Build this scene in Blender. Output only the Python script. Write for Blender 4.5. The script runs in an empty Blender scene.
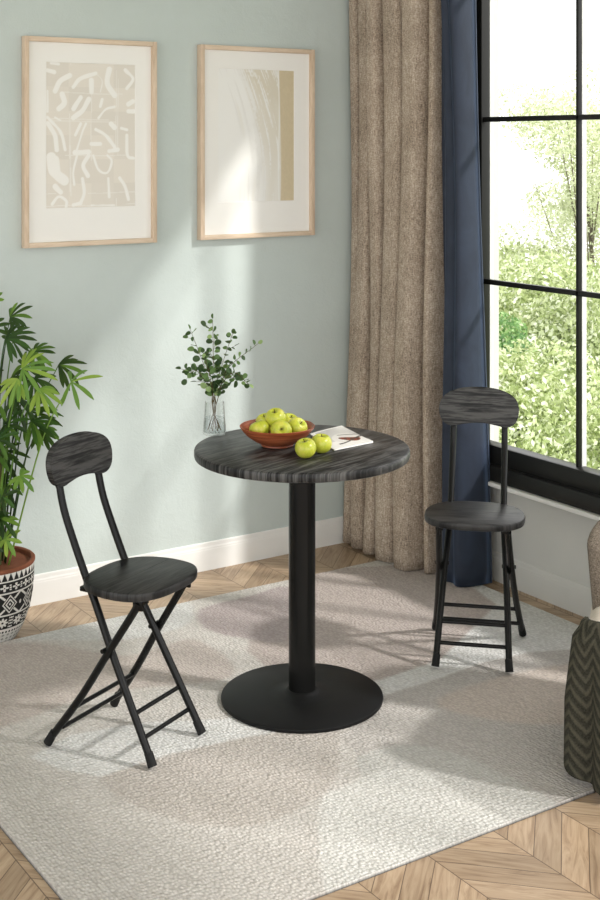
import bpy, bmesh, math, random
import numpy as np
from mathutils import Vector, Matrix, Quaternion

scn = bpy.context.scene
COL = scn.collection
PI = math.pi
R = math.radians

# ------------------------------------------------------------------ helpers
def lin(c):
    return tuple((v/12.92 if v <= .04045 else ((v+.055)/1.055)**2.4) for v in (x/255. for x in c))

def tag(o, label=None, cat=None, group=None, kind=None):
    if label: o['label'] = label
    if cat: o['category'] = cat
    if group: o['group'] = group
    if kind: o['kind'] = kind
    return o

def empty(name, loc=(0, 0, 0), rz=0.):
    o = bpy.data.objects.new(name, None)
    o.empty_display_size = .05
    o.location = loc; o.rotation_euler = (0, 0, rz)
    COL.objects.link(o)
    return o

class MB:
    """collects vertices and faces, builds ONE mesh object"""
    def __init__(s):
        s.v = []; s.f = []; s.c = None
    def add(s, vs, fs):
        n = len(s.v)
        s.v += [tuple(p) for p in vs]
        s.f += [tuple(i+n for i in f) for f in fs]
        return s
    def box(s, lo, hi, bev=0., seg=2, mat=None):
        bm = bmesh.new()
        bmesh.ops.create_cube(bm, size=1.)
        c = [(a+b)/2 for a, b in zip(lo, hi)]; d = [abs(b-a) for a, b in zip(lo, hi)]
        for v in bm.verts:
            v.co = Vector((v.co.x*d[0]+c[0], v.co.y*d[1]+c[1], v.co.z*d[2]+c[2]))
        if bev > 0:
            bmesh.ops.bevel(bm, geom=list(bm.edges), offset=bev, segments=seg, profile=.5, affect='EDGES')
        bm.verts.index_update()
        vs = [v.co.copy() for v in bm.verts]
        if mat is not None: vs = [mat @ v for v in vs]
        s.add(vs, [[v.index for v in f.verts] for f in bm.faces])
        bm.free(); return s
    def tube(s, path, rad, seg=12, caps=True):
        P = [Vector(p) for p in path]; n = len(P)
        if not isinstance(rad, (list, tuple)): rad = [rad]*n
        T = []
        for i in range(n):
            t = P[min(i+1, n-1)]-P[max(i-1, 0)]
            T.append(t.normalized())
        u = T[0].orthogonal().normalized(); rings = []
        vs = []
        for i in range(n):
            u = (u-T[i]*u.dot(T[i])).normalized(); w = T[i].cross(u)
            for k in range(seg):
                a = 2*PI*k/seg
                vs.append(P[i]+(u*math.cos(a)+w*math.sin(a))*rad[i])
        fs = []
        for i in range(n-1):
            for k in range(seg):
                k2 = (k+1) % seg
                fs.append((i*seg+k, i*seg+k2, (i+1)*seg+k2, (i+1)*seg+k))
        if caps:
            fs.append(tuple(reversed(range(seg)))); fs.append(tuple((n-1)*seg+k for k in range(seg)))
        return s.add(vs, fs)
    def lathe(s, prof, seg=48, loc=(0, 0, 0), mat=None):
        vs = []; fs = []; n = len(prof)
        for r, z in prof:
            for k in range(seg):
                a = 2*PI*k/seg
                p = Vector((r*math.cos(a)+loc[0], r*math.sin(a)+loc[1], z+loc[2]))
                vs.append(mat @ p if mat is not None else p)
        for i in range(n-1):
            for k in range(seg):
                k2 = (k+1) % seg
                fs.append((i*seg+k, i*seg+k2, (i+1)*seg+k2, (i+1)*seg+k))
        if prof[0][0] > 1e-6: fs.append(tuple(reversed(range(seg))))
        if prof[-1][0] > 1e-6: fs.append(tuple((n-1)*seg+k for k in range(seg)))
        return s.add(vs, fs)
    def prism(s, outline, z0, z1, bev=0.):
        """outline in XY; optional small chamfer top and bottom"""
        n = len(outline); c = Vector((sum(p[0] for p in outline)/n, sum(p[1] for p in outline)/n))
        def ring(k, z):
            out = []
            for i in range(n):
                a = Vector(outline[i-1]); b = Vector(outline[(i+1) % n])
                t = (b-a).normalized(); nn = Vector((t.y, -t.x))
                p = Vector(outline[i])-nn*k
                out.append((p.x, p.y, z))
            return out
        if bev > 0:
            b = bev
            rings = [ring(b, z0), ring(b*.3, z0+b*.3), ring(0, z0+b), ring(0, z1-b), ring(b*.3, z1-b*.3), ring(b, z1)]
        else:
            rings = [ring(0, z0), ring(0, z1)]
        vs = [p for r_ in rings for p in r_]; fs = []
        for i in range(len(rings)-1):
            for k in range(n):
                k2 = (k+1) % n
                fs.append((i*n+k, i*n+k2, (i+1)*n+k2, (i+1)*n+k))
        fs.append(tuple(reversed(range(n)))); fs.append(tuple((len(rings)-1)*n+k for k in range(n)))
        return s.add(vs, fs)
    def grid(s, pts, nu, nv, close_u=False):
        fs = []
        for j in range(nv-1):
            for i in range(nu-(0 if close_u else 1)):
                i2 = (i+1) % nu
                fs.append((j*nu+i, j*nu+i2, (j+1)*nu+i2, (j+1)*nu+i))
        return s.add(pts, fs)
    def xf(s, M):
        s.v = [tuple(M @ Vector(p)) for p in s.v]; return s
    def build(s, name, mat, parent=None, smooth=True, ang=40, sub=0, recalc=True):
        me = bpy.data.meshes.new(name)
        me.from_pydata(s.v, [], s.f)
        if recalc:
            bm = bmesh.new(); bm.from_mesh(me)
            bmesh.ops.recalc_face_normals(bm, faces=bm.faces)
            bm.to_mesh(me); bm.free()
        me.update()
        if s.c is not None:
            ca = me.color_attributes.new('paint', 'FLOAT_COLOR', 'POINT')
            arr = np.ones((len(s.v), 4), np.float32); arr[:, :3] = np.asarray(s.c, np.float32)
            ca.data.foreach_set('color', arr.ravel())
        o = bpy.data.objects.new(name, me); COL.objects.link(o)
        if mat: me.materials.append(mat)
        if smooth:
            me.polygons.foreach_set('use_smooth', [True]*len(me.polygons))
            if ang < 180:
                me.set_sharp_from_angle(angle=R(ang))
        if sub:
            m = o.modifiers.new('subdivision', 'SUBSURF'); m.levels = sub; m.render_levels = sub
        if parent: o.parent = parent
        return o

def copy_tree(o, parent=None):
    c = o.copy(); COL.objects.link(c)
    if parent: c.parent = parent
    for ch in list(o.children): copy_tree(ch, c)
    return c

def spline(pts, n):
    P = [Vector(p) for p in pts]; P = [P[0]*2-P[1]]+P+[P[-1]*2-P[-2]]
    out = []; m = len(P)-3
    for k in range(n+1):
        t = k/n*m; i = min(int(t), m-1); t -= i
        a, b, c, d = P[i:i+4]
        out.append(.5*((2*b)+(c-a)*t+(2*a-5*b+4*c-d)*t*t+(3*b-a-3*c+d)*t**3))
    return out

# ------------------------------------------------------------------ materials
class NT:
    def __init__(s, name, base=(.5, .5, .5), rough=.6, spec=.4, metal=0.):
        s.m = bpy.data.materials.new(name); s.m.use_nodes = True
        s.t = s.m.node_tree; s.N = s.t.nodes; s.L = s.t.links
        s.b = s.N['Principled BSDF']; s.out = s.N['Material Output']
        s.b.inputs['Base Color'].default_value = (*base, 1)
        s.b.inputs['Roughness'].default_value = rough
        s.b.inputs['Specular IOR Level'].default_value = spec
        s.b.inputs['Metallic'].default_value = metal
    def n(s, typ, **kw):
        nd = s.N.new(typ)
        for k, v in kw.items():
            if k.startswith('_'): setattr(nd, k[1:], v)
        return nd
    def lk(s, a, b): s.L.new(a, b)
    def coord(s, which='Object', scale=(1, 1, 1), rot=(0, 0, 0), loc=(0, 0, 0)):
        tc = s.n('ShaderNodeTexCoord'); mp = s.n('ShaderNodeMapping')
        mp.inputs['Scale'].default_value = scale; mp.inputs['Rotation'].default_value = rot; mp.inputs['Location'].default_value = loc
        s.lk(tc.outputs[which], mp.inputs['Vector']); return mp.outputs['Vector']
    def noise(s, vec, scale=5, detail=4, rough=.55, dist=0.):
        nd = s.n('ShaderNodeTexNoise'); nd.inputs['Scale'].default_value = scale; nd.inputs['Detail'].default_value = detail
        nd.inputs['Roughness'].default_value = rough; nd.inputs['Distortion'].default_value = dist
        if vec is not None: s.lk(vec, nd.inputs['Vector'])
        return nd.outputs['Fac']
    def ramp(s, fac, stops):
        nd = s.n('ShaderNodeValToRGB'); e = nd.color_ramp.elements
        while len(e) < len(stops): e.new(.5)
        for el, (p, c) in zip(e, stops):
            el.position = p; el.color = (*c, 1) if len(c) == 3 else c
        s.lk(fac, nd.inputs['Fac']); return nd.outputs['Color']
    def math(s, op, a, b=None, clamp=False):
        nd = s.n('ShaderNodeMath'); nd.operation = op; nd.use_clamp = clamp
        for i, x in enumerate((a, b)):
            if x is None: continue
            if isinstance(x, (int, float)): nd.inputs[i].default_value = x
            else: s.lk(x, nd.inputs[i])
        return nd.outputs[0]
    def mix(s, fac, a, b, typ='MIX'):
        nd = s.n('ShaderNodeMix'); nd.data_type = 'RGBA'; nd.blend_type = typ
        ins = [i for i in nd.inputs if i.enabled] if False else nd.inputs
        for idx, x in ((0, fac), (6, a), (7, b)):
            if isinstance(x, (int, float)): nd.inputs[idx].default_value = x
            elif isinstance(x, tuple): nd.inputs[idx].default_value = (*x, 1)
            else: s.lk(x, nd.inputs[idx])
        return nd.outputs[2]
    def base(s, sock): s.lk(sock, s.b.inputs['Base Color']); return s
    def bump(s, h, strength=.3, dist=.01):
        nd = s.n('ShaderNodeBump'); nd.inputs['Strength'].default_value = strength; nd.inputs['Distance'].default_value = dist
        s.lk(h, nd.inputs['Height']); s.lk(nd.outputs['Normal'], s.b.inputs['Normal']); return s

M = {}
def simple(name, rgb, rough=.5, spec=.4, metal=0., var=.08, vs=8, bump=0., bs=60, bd=.002):
    t = NT(name, lin(rgb), rough, spec, metal)
    v = t.coord(); nz = t.noise(v, vs, 4)
    c = lin(rgb)
    t.base(t.ramp(nz, [(.3, tuple(x*(1-var) for x in c)), (.7, tuple(min(1, x*(1+var)) for x in c))]))
    if bump: t.bump(t.noise(v, bs, 3), bump, bd)
    M[name] = t.m
    return t

simple('black_metal', (17, 17, 16), .27, .22, 0., .1)
simple('window_metal', (33, 33, 31), .35, .2, 0., .1)
simple('base_metal', (19, 19, 19), .5, .18, 0., .06, 30, .05, 200, .001)
simple('rubber', (17, 17, 17), .7, .3)
simple('steel', (120, 120, 118), .35, .5, .8)
simple('outer_frame', (205, 205, 202), .5, .3)
simple('ceiling_paint', (235, 235, 232), .9, .2)
simple('white_paint', (232, 231, 227), .45, .35, 0., .02)
simple('grey_paint', (205, 204, 199), .5, .3, 0., .02)
simple('terracotta', (128, 78, 56), .75, .2, 0., .15, 20, .2, 80)
simple('soil', (22, 17, 13), .95, .1, 0., .4, 60, .8, 90, .01)
simple('paper_mat', (238, 236, 231), .8, .1, 0., .01)
simple('cane', (92, 88, 52), .7, .2, 0., .25, 40)
simple('twig', (95, 84, 58), .7, .2, 0., .2, 40)
simple('apple_stem', (70, 52, 30), .8, .2)
simple('chair_leg_wood', (70, 48, 33), .5, .4, 0., .2, 20)
simple('cushion_fabric', (205, 196, 182), .9, .1, 0., .06, 40, .3, 300, .002)
simple('bark', (112, 104, 90), .9, .1, 0., .25, 10, .5, 20, .02)
simple('lawn', (120, 140, 80), .95, .1, 0., .3, 3)

def plaster(name, c0, c1):
    t = NT(name, (.5, .5, .5), .85, .2)
    v = t.coord()
    t.base(t.ramp(t.noise(v, 2.2, 6, .6), [(.35, lin(c0)), (.65, lin(c1))]))
    h = t.math('ADD', t.noise(v, 18, 6, .65, .6), t.math('MULTIPLY', t.noise(v, 130, 3), .25))
    t.bump(h, .22, .01); M[name] = t.m
plaster('sage_plaster', (190, 199, 195), (196, 205, 201))
plaster('grey_plaster', (196, 196, 190), (202, 201, 196))

def blackwood(name, along, across, rot, lo, hi, rough=.4, upright=False):
    """open grained black wood: fine dark pores and soft streaks running along local x (turned by rot)"""
    t = NT(name, (.02, .02, .02), rough, .24)
    v0 = t.coord('Object', (1, 1, 1), (0, 0, rot))
    def sc(a, b_):
        mp = t.n('ShaderNodeMapping'); mp.inputs['Scale'].default_value = (a, 3., b_) if upright else (a, b_, 3.); t.lk(v0, mp.inputs['Vector']); return mp.outputs['Vector']
    big = t.noise(sc(along, across*.28), 1., 5, .6, .9)
    fine = t.noise(sc(along*2.2, across*1.5), 1., 4, .65, .25)
    pores = t.noise(sc(along*4, across*4.), 1., 3, .6)
    mixv = t.math('ADD', t.math('ADD', t.math('MULTIPLY', big, .22), t.math('MULTIPLY', fine, .56)), t.math('MULTIPLY', pores, .22))
    t.base(t.ramp(mixv, [(.435, lin(lo)), (.50, lin(tuple(p*.45+q*.55 for p, q in zip(lo, hi)))), (.56, lin(hi))]))
    t.bump(mixv, .15, .0015)
    M[name] = t.m
blackwood('black_wood_seat', 4., 75., 0., (18, 18, 18), (58, 57, 56), .40)
blackwood('black_wood_back', 4., 75., 0., (22, 22, 21), (74, 73, 71), .42, True)
blackwood('black_wood_table', 4., 62., R(-17), (17, 17, 17), (86, 85, 83), .36)

# glass that lets sunlight through: transparent + a fresnel gloss
def glass(name, tint=(1, 1, 1), ior=1.45, k=1.):
    t = NT(name)
    tr = t.n('ShaderNodeBsdfTransparent'); tr.inputs['Color'].default_value = (*tint, 1)
    gl = t.n('ShaderNodeBsdfGlossy'); gl.inputs['Roughness'].default_value = .02
    fr = t.n('ShaderNodeLayerWeight'); fr.inputs['Blend'].default_value = .5
    mx = t.n('ShaderNodeMixShader')
    t.lk(t.math('MULTIPLY', t.math('ADD', t.math('POWER', fr.outputs['Facing'], 4.), .03), k, True), mx.inputs[0]); t.lk(tr.outputs[0], mx.inputs[1]); t.lk(gl.outputs[0], mx.inputs[2])
    t.lk(mx.outputs[0], t.out.inputs['Surface']); M[name] = t.m
glass('window_glass', (1, 1, 1), 1.45, .5)
glass('vase_glass', (.985, .99, .988), 1.5, 1.2)
glass('water', (.87, .885, .885), 1.33, 1.0)

# chevron oak floor
t = NT('oak_chevron', (.5, .4, .3), .42, .35)
tc = t.n('ShaderNodeTexCoord'); sx = t.n('ShaderNodeSeparateXYZ'); t.lk(tc.outputs['Object'], sx.inputs[0])
X, Y = sx.outputs['X'], sx.outputs['Y']
q = t.math('DIVIDE', t.math('ADD', X, 1.434+8.2), .2)
band = t.math('FLOOR', q); fr = t.math('FRACT', q)
par = t.math('MODULO', band, 2.)                       # 0 / 1
# band starting at -1.233 runs along (1,1), its neighbours along (1,-1)
tri = t.math('ADD', t.math('MULTIPLY', t.math('SUBTRACT', 1., fr), par), t.math('MULTIPLY', fr, t.math('SUBTRACT', 1., par)))
sgn = t.math('SUBTRACT', 1., t.math('MULTIPLY', par, 2.))
yy = t.math('ADD', Y, t.math('MULTIPLY', t.math('SUBTRACT', 1., tri), .2))
yq = t.math('DIVIDE', t.math('ADD', yy, 20.253), .089)
pl = t.math('FLOOR', yq); pf = t.math('FRACT', yq)
cv = t.n('ShaderNodeCombineXYZ'); t.lk(band, cv.inputs[0]); t.lk(pl, cv.inputs[1])
wn = t.n('ShaderNodeTexWhiteNoise'); wn.noise_dimensions = '3D'; t.lk(cv.outputs[0], wn.inputs['Vector'])
# grain: coordinates along and across the plank
al = t.math('ADD', X, t.math('MULTIPLY', Y, sgn))
ac = t.math('SUBTRACT', X, t.math('MULTIPLY', Y, sgn))
gv = t.n('ShaderNodeCombineXYZ'); t.lk(t.math('MULTIPLY', al, 2.2), gv.inputs[0]); t.lk(t.math('MULTIPLY', ac, 22.), gv.inputs[1])
t.lk(t.math('MULTIPLY', wn.outputs['Value'], 37.), gv.inputs[2])
g = t.noise(gv.outputs[0], 1.6, 8, .62, 1.6)
c1 = t.ramp(g, [(.28, lin((138, 113, 90))), (.48, lin((176, 152, 126))), (.72, lin((196, 174, 148)))])
tone = t.ramp(wn.outputs['Value'], [(0., (.80, .78, .76)), (.5, (.96, .95, .94)), (1., (1.08, 1.06, 1.04))])
c2 = t.mix(1., c1, tone, 'MULTIPLY')
e1 = t.math('MINIMUM', pf, t.math('SUBTRACT', 1., pf)); e2 = t.math('MINIMUM', fr, t.math('SUBTRACT', 1., fr))
gap = t.math('MAXIMUM', t.math('LESS_THAN', e1, .018), t.math('LESS_THAN', e2, .007))
c3 = t.mix(t.math('MULTIPLY', gap, .75), c2, lin((70, 50, 36)))
t.base(c3); t.bump(t.math('SUBTRACT', t.math('MULTIPLY', g, .3), gap), .25, .002); M['oak_chevron'] = t.m

def paint_mat(name, rough=.8, spec=.2, bump=None, mul=None):
    t = NT(name, (.5, .5, .5), rough, spec)
    a = t.n('ShaderNodeAttribute'); a.attribute_name = 'paint'
    c = a.outputs['Color']
    if mul: c = mul(t, c)
    t.base(c)
    if bump: bump(t)
    M[name] = t.m; return t
paint_mat('print_paint', .85, .1)
paint_mat('magazine_paint', .35, .4)
paint_mat('pot_paint', .7, .25, lambda t: t.bump(t.noise(t.coord(), 120, 3), .25, .002))

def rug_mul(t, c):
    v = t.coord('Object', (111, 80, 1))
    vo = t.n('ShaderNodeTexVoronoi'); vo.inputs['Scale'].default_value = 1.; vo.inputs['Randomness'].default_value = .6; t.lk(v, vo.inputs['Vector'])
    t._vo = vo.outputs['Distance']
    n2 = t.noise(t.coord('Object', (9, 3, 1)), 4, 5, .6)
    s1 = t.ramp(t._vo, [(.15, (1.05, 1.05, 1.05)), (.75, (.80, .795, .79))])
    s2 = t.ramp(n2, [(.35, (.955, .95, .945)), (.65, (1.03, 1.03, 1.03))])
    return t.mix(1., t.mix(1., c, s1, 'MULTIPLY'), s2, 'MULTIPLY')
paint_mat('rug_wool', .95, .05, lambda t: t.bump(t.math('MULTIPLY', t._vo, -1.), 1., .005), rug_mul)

# woven curtain
t = NT('brown_weave', (.3, .25, .2), .95, .1)
v = t.coord('Object', (1, 1, 1))
wv = t.coord('Object', (120, 120, 260)); vv = t.coord('Object', (420, 420, 40))
n1 = t.noise(wv, 1., 3, .7); n2 = t.noise(vv, 1., 3, .7); n3 = t.noise(v, 6, 4)
mv = t.math('ADD', t.math('ADD', t.math('MULTIPLY', n1, .42), t.math('MULTIPLY', n2, .42)), t.math('MULTIPLY', n3, .16))
t.base(t.ramp(mv, [(.36, lin((98, 86, 75))), (.5, lin((166, 150, 133))), (.64, lin((214, 201, 184)))]))
t.bump(mv, .5, .004); M['brown_weave'] = t.m

t = NT('navy_velvet', lin((50, 66, 94)), .6, .3)
v = t.coord('Object', (1, 1, .5))
t.base(t.ramp(t.noise(v, 9, 5, .6, 1.), [(.3, lin((33, 40, 53))), (.7, lin((45, 54, 70)))]))
t.b.inputs['Sheen Weight'].default_value = .4; t.b.inputs['Sheen Roughness'].default_value = .35
t.b.inputs['Sheen Tint'].default_value = (*lin((140, 165, 205)), 1)
t.bump(t.noise(t.coord(), 40, 4), .12, .004); M['navy_velvet'] = t.m

def wood(name, lo, hi, scale=(1, 1, 1), rough=.5):
    t = NT(name, (.5, .5, .5), rough, .35)
    v = t.coord('Object', scale); n = t.noise(v, 4, 6, .6, .8)
    t.base(t.ramp(n, [(.3, lin(lo)), (.7, lin(hi))])); M[name] = t.m
    return t
wood('frame_wood_v', (196, 172, 147), (222, 201, 177), (18, 18, 2))
wood('frame_wood_h', (202, 180, 155), (228, 208, 185), (2, 18, 18))
# turned wooden bowl: rings round its axis
t = NT('bowl_wood', (.3, .1, .05), .4, .4)
tc = t.n('ShaderNodeTexCoord'); sx = t.n('ShaderNodeSeparateXYZ'); t.lk(tc.outputs['Object'], sx.inputs[0])
cx_ = t.n('ShaderNodeCombineXYZ'); t.lk(t.math('MULTIPLY', sx.outputs['Z'], 170.), cx_.inputs[2])
t.lk(t.math('MULTIPLY', sx.outputs['X'], 8.), cx_.inputs[0]); t.lk(t.math('MULTIPLY', sx.outputs['Y'], 8.), cx_.inputs[1])
t.base(t.ramp(t.noise(cx_.outputs[0], 1., 4, .6), [(.3, lin((112, 52, 30))), (.5, lin((154, 80, 48))), (.7, lin((186, 110, 70)))])); M['bowl_wood'] = t.m

# apple skin
t = NT('apple_skin', (.5, .6, .1), .28, .5)
v = t.coord('Object', (1, 1, .35)); n = t.noise(v, 38, 4, .6); sp = t.noise(t.coord(), 700, 1, .5)
c = t.ramp(n, [(.3, lin((160, 172, 38))), (.55, lin((190, 194, 62))), (.75, lin((216, 204, 96)))])
c = t.mix(t.math('MULTIPLY', t.math('GREATER_THAN', sp, .68), .5), c, lin((226, 224, 150)))
sx = t.n('ShaderNodeSeparateXYZ'); tc = t.n('ShaderNodeTexCoord'); t.lk(tc.outputs['Object'], sx.inputs[0])
rr = t.math('SQRT', t.math('ADD', t.math('MULTIPLY', sx.outputs['X'], sx.outputs['X']), t.math('MULTIPLY', sx.outputs['Y'], sx.outputs['Y'])))
c = t.mix(t.math('SUBTRACT', 1., t.math('DIVIDE', rr, .0085), True), c, lin((96, 88, 34)))
t.base(c); t.b.inputs['Subsurface Weight'].default_value = .08; t.b.inputs['Subsurface Radius'].default_value = (.01, .01, .004); t.b.inputs['Subsurface Scale'].default_value = .5
M['apple_skin'] = t.m

def leafmat(name, stops, rough=.4, trans=.35, tint=(150, 190, 60), k=1.):
    t = NT(name, (.1, .2, .05), rough, .4)
    oi = t.n('ShaderNodeObjectInfo'); gm = t.n('ShaderNodeNewGeometry')
    rnd = t.math('FRACT', t.math('ADD', gm.outputs['Random Per Island'], oi.outputs['Random']))
    c = t.ramp(rnd, [(p, lin(x)) for p, x in stops]); t.base(c)
    tl = t.n('ShaderNodeBsdfTranslucent'); t.lk(t.mix(.5, c, lin(tint)), tl.inputs['Color'])
    mx = t.n('ShaderNodeMixShader'); mx.inputs[0].default_value = trans
    t.lk(t.b.outputs[0], mx.inputs[1]); t.lk(tl.outputs[0], mx.inputs[2]); t.lk(mx.outputs[0], t.out.inputs['Surface'])
    M[name] = t.m
leafmat('palm_leaf', [(0, (20, 42, 20)), (.5, (32, 62, 27)), (.8, (52, 90, 36)), (1., (112, 148, 56))], .35, .28)
leafmat('palm_leaf_light', [(0, (104, 146, 74)), (.5, (130, 168, 72)), (1., (172, 196, 84))], .4, .35)
leafmat('eucalyptus_leaf', [(0, (36, 58, 36)), (.45, (62, 92, 56)), (.75, (112, 144, 88)), (1., (164, 190, 126))], .5, .3, (160, 190, 110))
leafmat('bush_leaf', [(0, (98, 114, 66)), (.25, (158, 174, 112)), (.6, (206, 215, 166)), (.8, (238, 242, 216)), (1., (255, 255, 248))], .6, .45, (236, 244, 190))  # overexposed whites and dark shadow gaps are mixed into the leaf colours
leafmat('tree_leaf', [(0, (150, 158, 118)), (.4, (204, 210, 170)), (1., (244, 246, 226))], .6, .45, (240, 244, 214))  # washed-out daylight is put into these pale leaf colours
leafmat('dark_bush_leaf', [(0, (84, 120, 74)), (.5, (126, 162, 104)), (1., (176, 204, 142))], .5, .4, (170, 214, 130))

# tweed for the armchair back, chevron for the throw
t = NT('taupe_tweed', (.3, .28, .25), .95, .1)
v = t.coord('Object', (260, 260, 260)); n = t.noise(v, 1., 3, .75)
t.base(t.ramp(n, [(.35, lin((80, 72, 63))), (.65, lin((142, 131, 118)))])); t.bump(n, .6, .003); M['taupe_tweed'] = t.m
t = NT('chevron_knit', (.1, .1, .1), .95, .05)
uv = t.n('ShaderNodeUVMap'); uv.uv_map = 'UVMap'; sx = t.n('ShaderNodeSeparateXYZ'); t.lk(uv.outputs[0], sx.inputs[0])
u = t.math('DIVIDE', sx.outputs['X'], .044); vv = t.math('DIVIDE', sx.outputs['Y'], .037)
z = t.math('ABSOLUTE', t.math('SUBTRACT', t.math('FRACT', u), .5))
fz = t.math('FRACT', t.math('ADD', vv, t.math('MULTIPLY', z, 2.5)))
st = t.ramp(fz, [(0., lin((40, 41, 36))), (.35, lin((46, 47, 41))), (.62, lin((88, 84, 72))), (.80, lin((84, 80, 69))), (1., lin((40, 41, 36)))])
t.base(t.mix(.35, st, t.ramp(t.noise(t.coord(), 220, 3, .7), [(.3, lin((36, 38, 33))), (.7, lin((96, 93, 80)))]))); t.bump(t.noise(t.coord(), 260, 3, .7), .5, .003)
M['chevron_knit'] = t.m

# ------------------------------------------------------------------ the setting (corner at the origin; room is x<0, y<0)
def struct(o, label=None):
    o['kind'] = 'structure'
    if label: o['label'] = label
    return o
ZC = 2.92
struct(MB().box((-6.5, -6.5, -.05), (.12, .1, 0)).build('floor', M['oak_chevron'], smooth=False), 'oak chevron parquet floor')
struct(MB().box((-6.5, -6.5, ZC), (.12, .1, ZC+.08)).build('ceiling', M['ceiling_paint'], smooth=False), 'white ceiling')
struct(MB().box((-6.5, 0, 0), (.12, .1, ZC)).build('wall_left', M['sage_plaster'], smooth=False), 'sage green plaster wall behind the pictures')
YO0, YO1, ZO0, ZO1, TW = -.59, -4.95, .385, 2.64, .12
wr = MB()
wr.box((0, -6.5, 0), (TW, 0, ZO0)).box((0, -6.5, ZO1), (TW, 0, ZC)).box((0, YO0, ZO0), (TW, 0, ZO1)).box((0, -6.5, ZO0), (TW, YO1, ZO1))
struct(wr.build('wall_right', M['grey_plaster'], smooth=False), 'pale grey wall under the window')

def skirting(name, L, along_x, mat):
    prof = [(0, 0), (.016, 0), (.016, .078), (.0145, .082), (.0145, .086), (.011, .092), (.0105, .104), (.007, .108), (0, .108)]
    vs = []
    for s_ in (0, L):
        for d, z_ in prof:
            d *= .5
            vs.append((-s_, -d, z_) if along_x else (-d, -s_, z_))
    n = len(prof); fs = [(i, (i+1) % n, n+(i+1) % n, n+i) for i in range(n)]+[tuple(range(n)), tuple(range(2*n-1, n-1, -1))]
    return struct(MB().add(vs, fs).build(name, mat, smooth=False))
skirting('baseboard_left', 6.4, True, M['white_paint'])['label'] = 'white moulded baseboard under the sage wall'
skirting('baseboard_right', 6.4, False, M['grey_paint'])['label'] = 'pale baseboard under the window wall'
struct(MB().box((-.064, YO1, .370), (0., YO0+.01, .386), .003).build('trim_1', M['white_paint']), 'thin white ledge under the black window sill')

# window: black metal frame with slim bars, pale outer frame, glass panes
wroot = struct(empty('window_1', (0, 0, 0)), 'tall black metal framed window with slim glazing bars')
fr_ = MB()
yb = YO0-.049                                        # inner edge of the jamb
fr_.box((-.05, YO0-.02, ZO0+.003), (.03, YO0+.02, ZO1), .004)          # left jamb, front step
fr_.box((-.012, yb, ZO0+.003), (.03, YO0-.015, ZO1), .003)
fr_.box((-.05, YO1, ZO1-.06), (.03, YO0, ZO1), .004)
fr_.box((-.05, YO1, ZO0), (.03, YO1+.08, ZO1), .004)
fr_.build('window_frame', M['window_metal'], wroot)
sl = MB().box((-.055, YO1, ZO0+.003), (.03, YO0+.015, .447), .006).box((-.03, YO1, .44), (.03, YO0-.015, .514), .004)
sl.build('window_sill', M['window_metal'], wroot)
MUL = [-1.133-.462*k for k in range(9)]
BAR = [1.121, 1.737, 2.353]
edges = [yb]+MUL; edges = [e for e in edges if e > YO1+.1]
for y in MUL:
    if y < YO1+.1: continue
    MB().box((-.006, y-.0065, .5), (.012, y+.0065, ZO1-.05), .002).build('mullion', M['window_metal'], wroot)
for z_ in BAR:
    MB().box((-.006, YO1+.05, z_-.0095), (.012, yb+.002, z_+.0095), .002).build('glazing_bar', M['window_metal'], wroot)
of = MB()
for y in MUL:
    if y < YO1+.1: continue
    of.box((.0125, y-.0065, .5), (.034, y+.0065, ZO1-.05))
of.box((.0305, yb, .5), (.050, YO0+.0, ZO1-.05))
of.build('outer_frame', M['outer_frame'], wroot, smooth=False)
ys = [yb]+[y for y in MUL if y > YO1+.1]+[YO1+.08]; zs = [.51]+BAR+[ZO1-.05]
for i in range(len(ys)-1):
    for j in range(len(zs)-1):
        a, b = ys[i]-(.0065 if i else 0), ys[i+1]+.0065; c, d = zs[j], zs[j+1]
        MB().add([(.02, a, c), (.02, b, c), (.02, b, d), (.02, a, d)], [(0, 1, 2, 3)]).build('pane', M['window_glass'], wroot, smooth=False)

# ------------------------------------------------------------------ rug
ZR = .008
rx0, rx1, ry0, ry1 = -2.21, -.096, -2.07, -.292
NX, NY = 470, 400
gx = np.linspace(rx0, rx1, NX); gy = np.linspace(ry0, ry1, NY)
GX, GY = np.meshgrid(gx, gy)
def inside(poly, x, y):
    r = np.zeros(x.shape, bool); n = len(poly)
    for i in range(n):
        (x1, y1), (x2, y2) = poly[i], poly[(i+1) % n]
        cnd = ((y1 > y) != (y2 > y)) & (x < (x2-x1)*(y-y1)/(y2-y1+1e-12)+x1)
        r ^= cnd
    return r
def smooth_poly(poly, n=6):
    m = len(poly); out = []
    for i in range(m):
        a, b, c, d = (Vector(poly[(i+k) % m]) for k in (-1, 0, 1, 2))
        for k in range(n):
            t_ = k/n
            p = .5*((2*b)+(c-a)*t_+(2*a-5*b+4*c-d)*t_*t_+(3*b-a-3*c+d)*t_**3)
            out.append((p.x, p.y))
    return out
def blur(a, k):
    for _ in range(k):
        a = (np.pad(a, 1, 'edge')[:-2, 1:-1]+np.pad(a, 1, 'edge')[2:, 1:-1]+np.pad(a, 1, 'edge')[1:-1, :-2]+np.pad(a, 1, 'edge')[1:-1, 2:]+a)/5.
    return a
BASE = np.array(lin((208, 203, 197)))
rc = np.tile(BASE, (NY, NX, 1))
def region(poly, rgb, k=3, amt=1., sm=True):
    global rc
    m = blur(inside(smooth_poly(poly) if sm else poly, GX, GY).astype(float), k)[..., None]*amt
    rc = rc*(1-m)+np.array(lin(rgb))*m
region([(-.52, -.25), (-.05, -.45), (-.126, -.676), (-.192, -.926), (-.686, -1.207), (-.928, -1.224), (-1.209, -1.195), (-1.15, -.8), (-.942, -.5)], (190, 179, 173), 3, 1, False)
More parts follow.
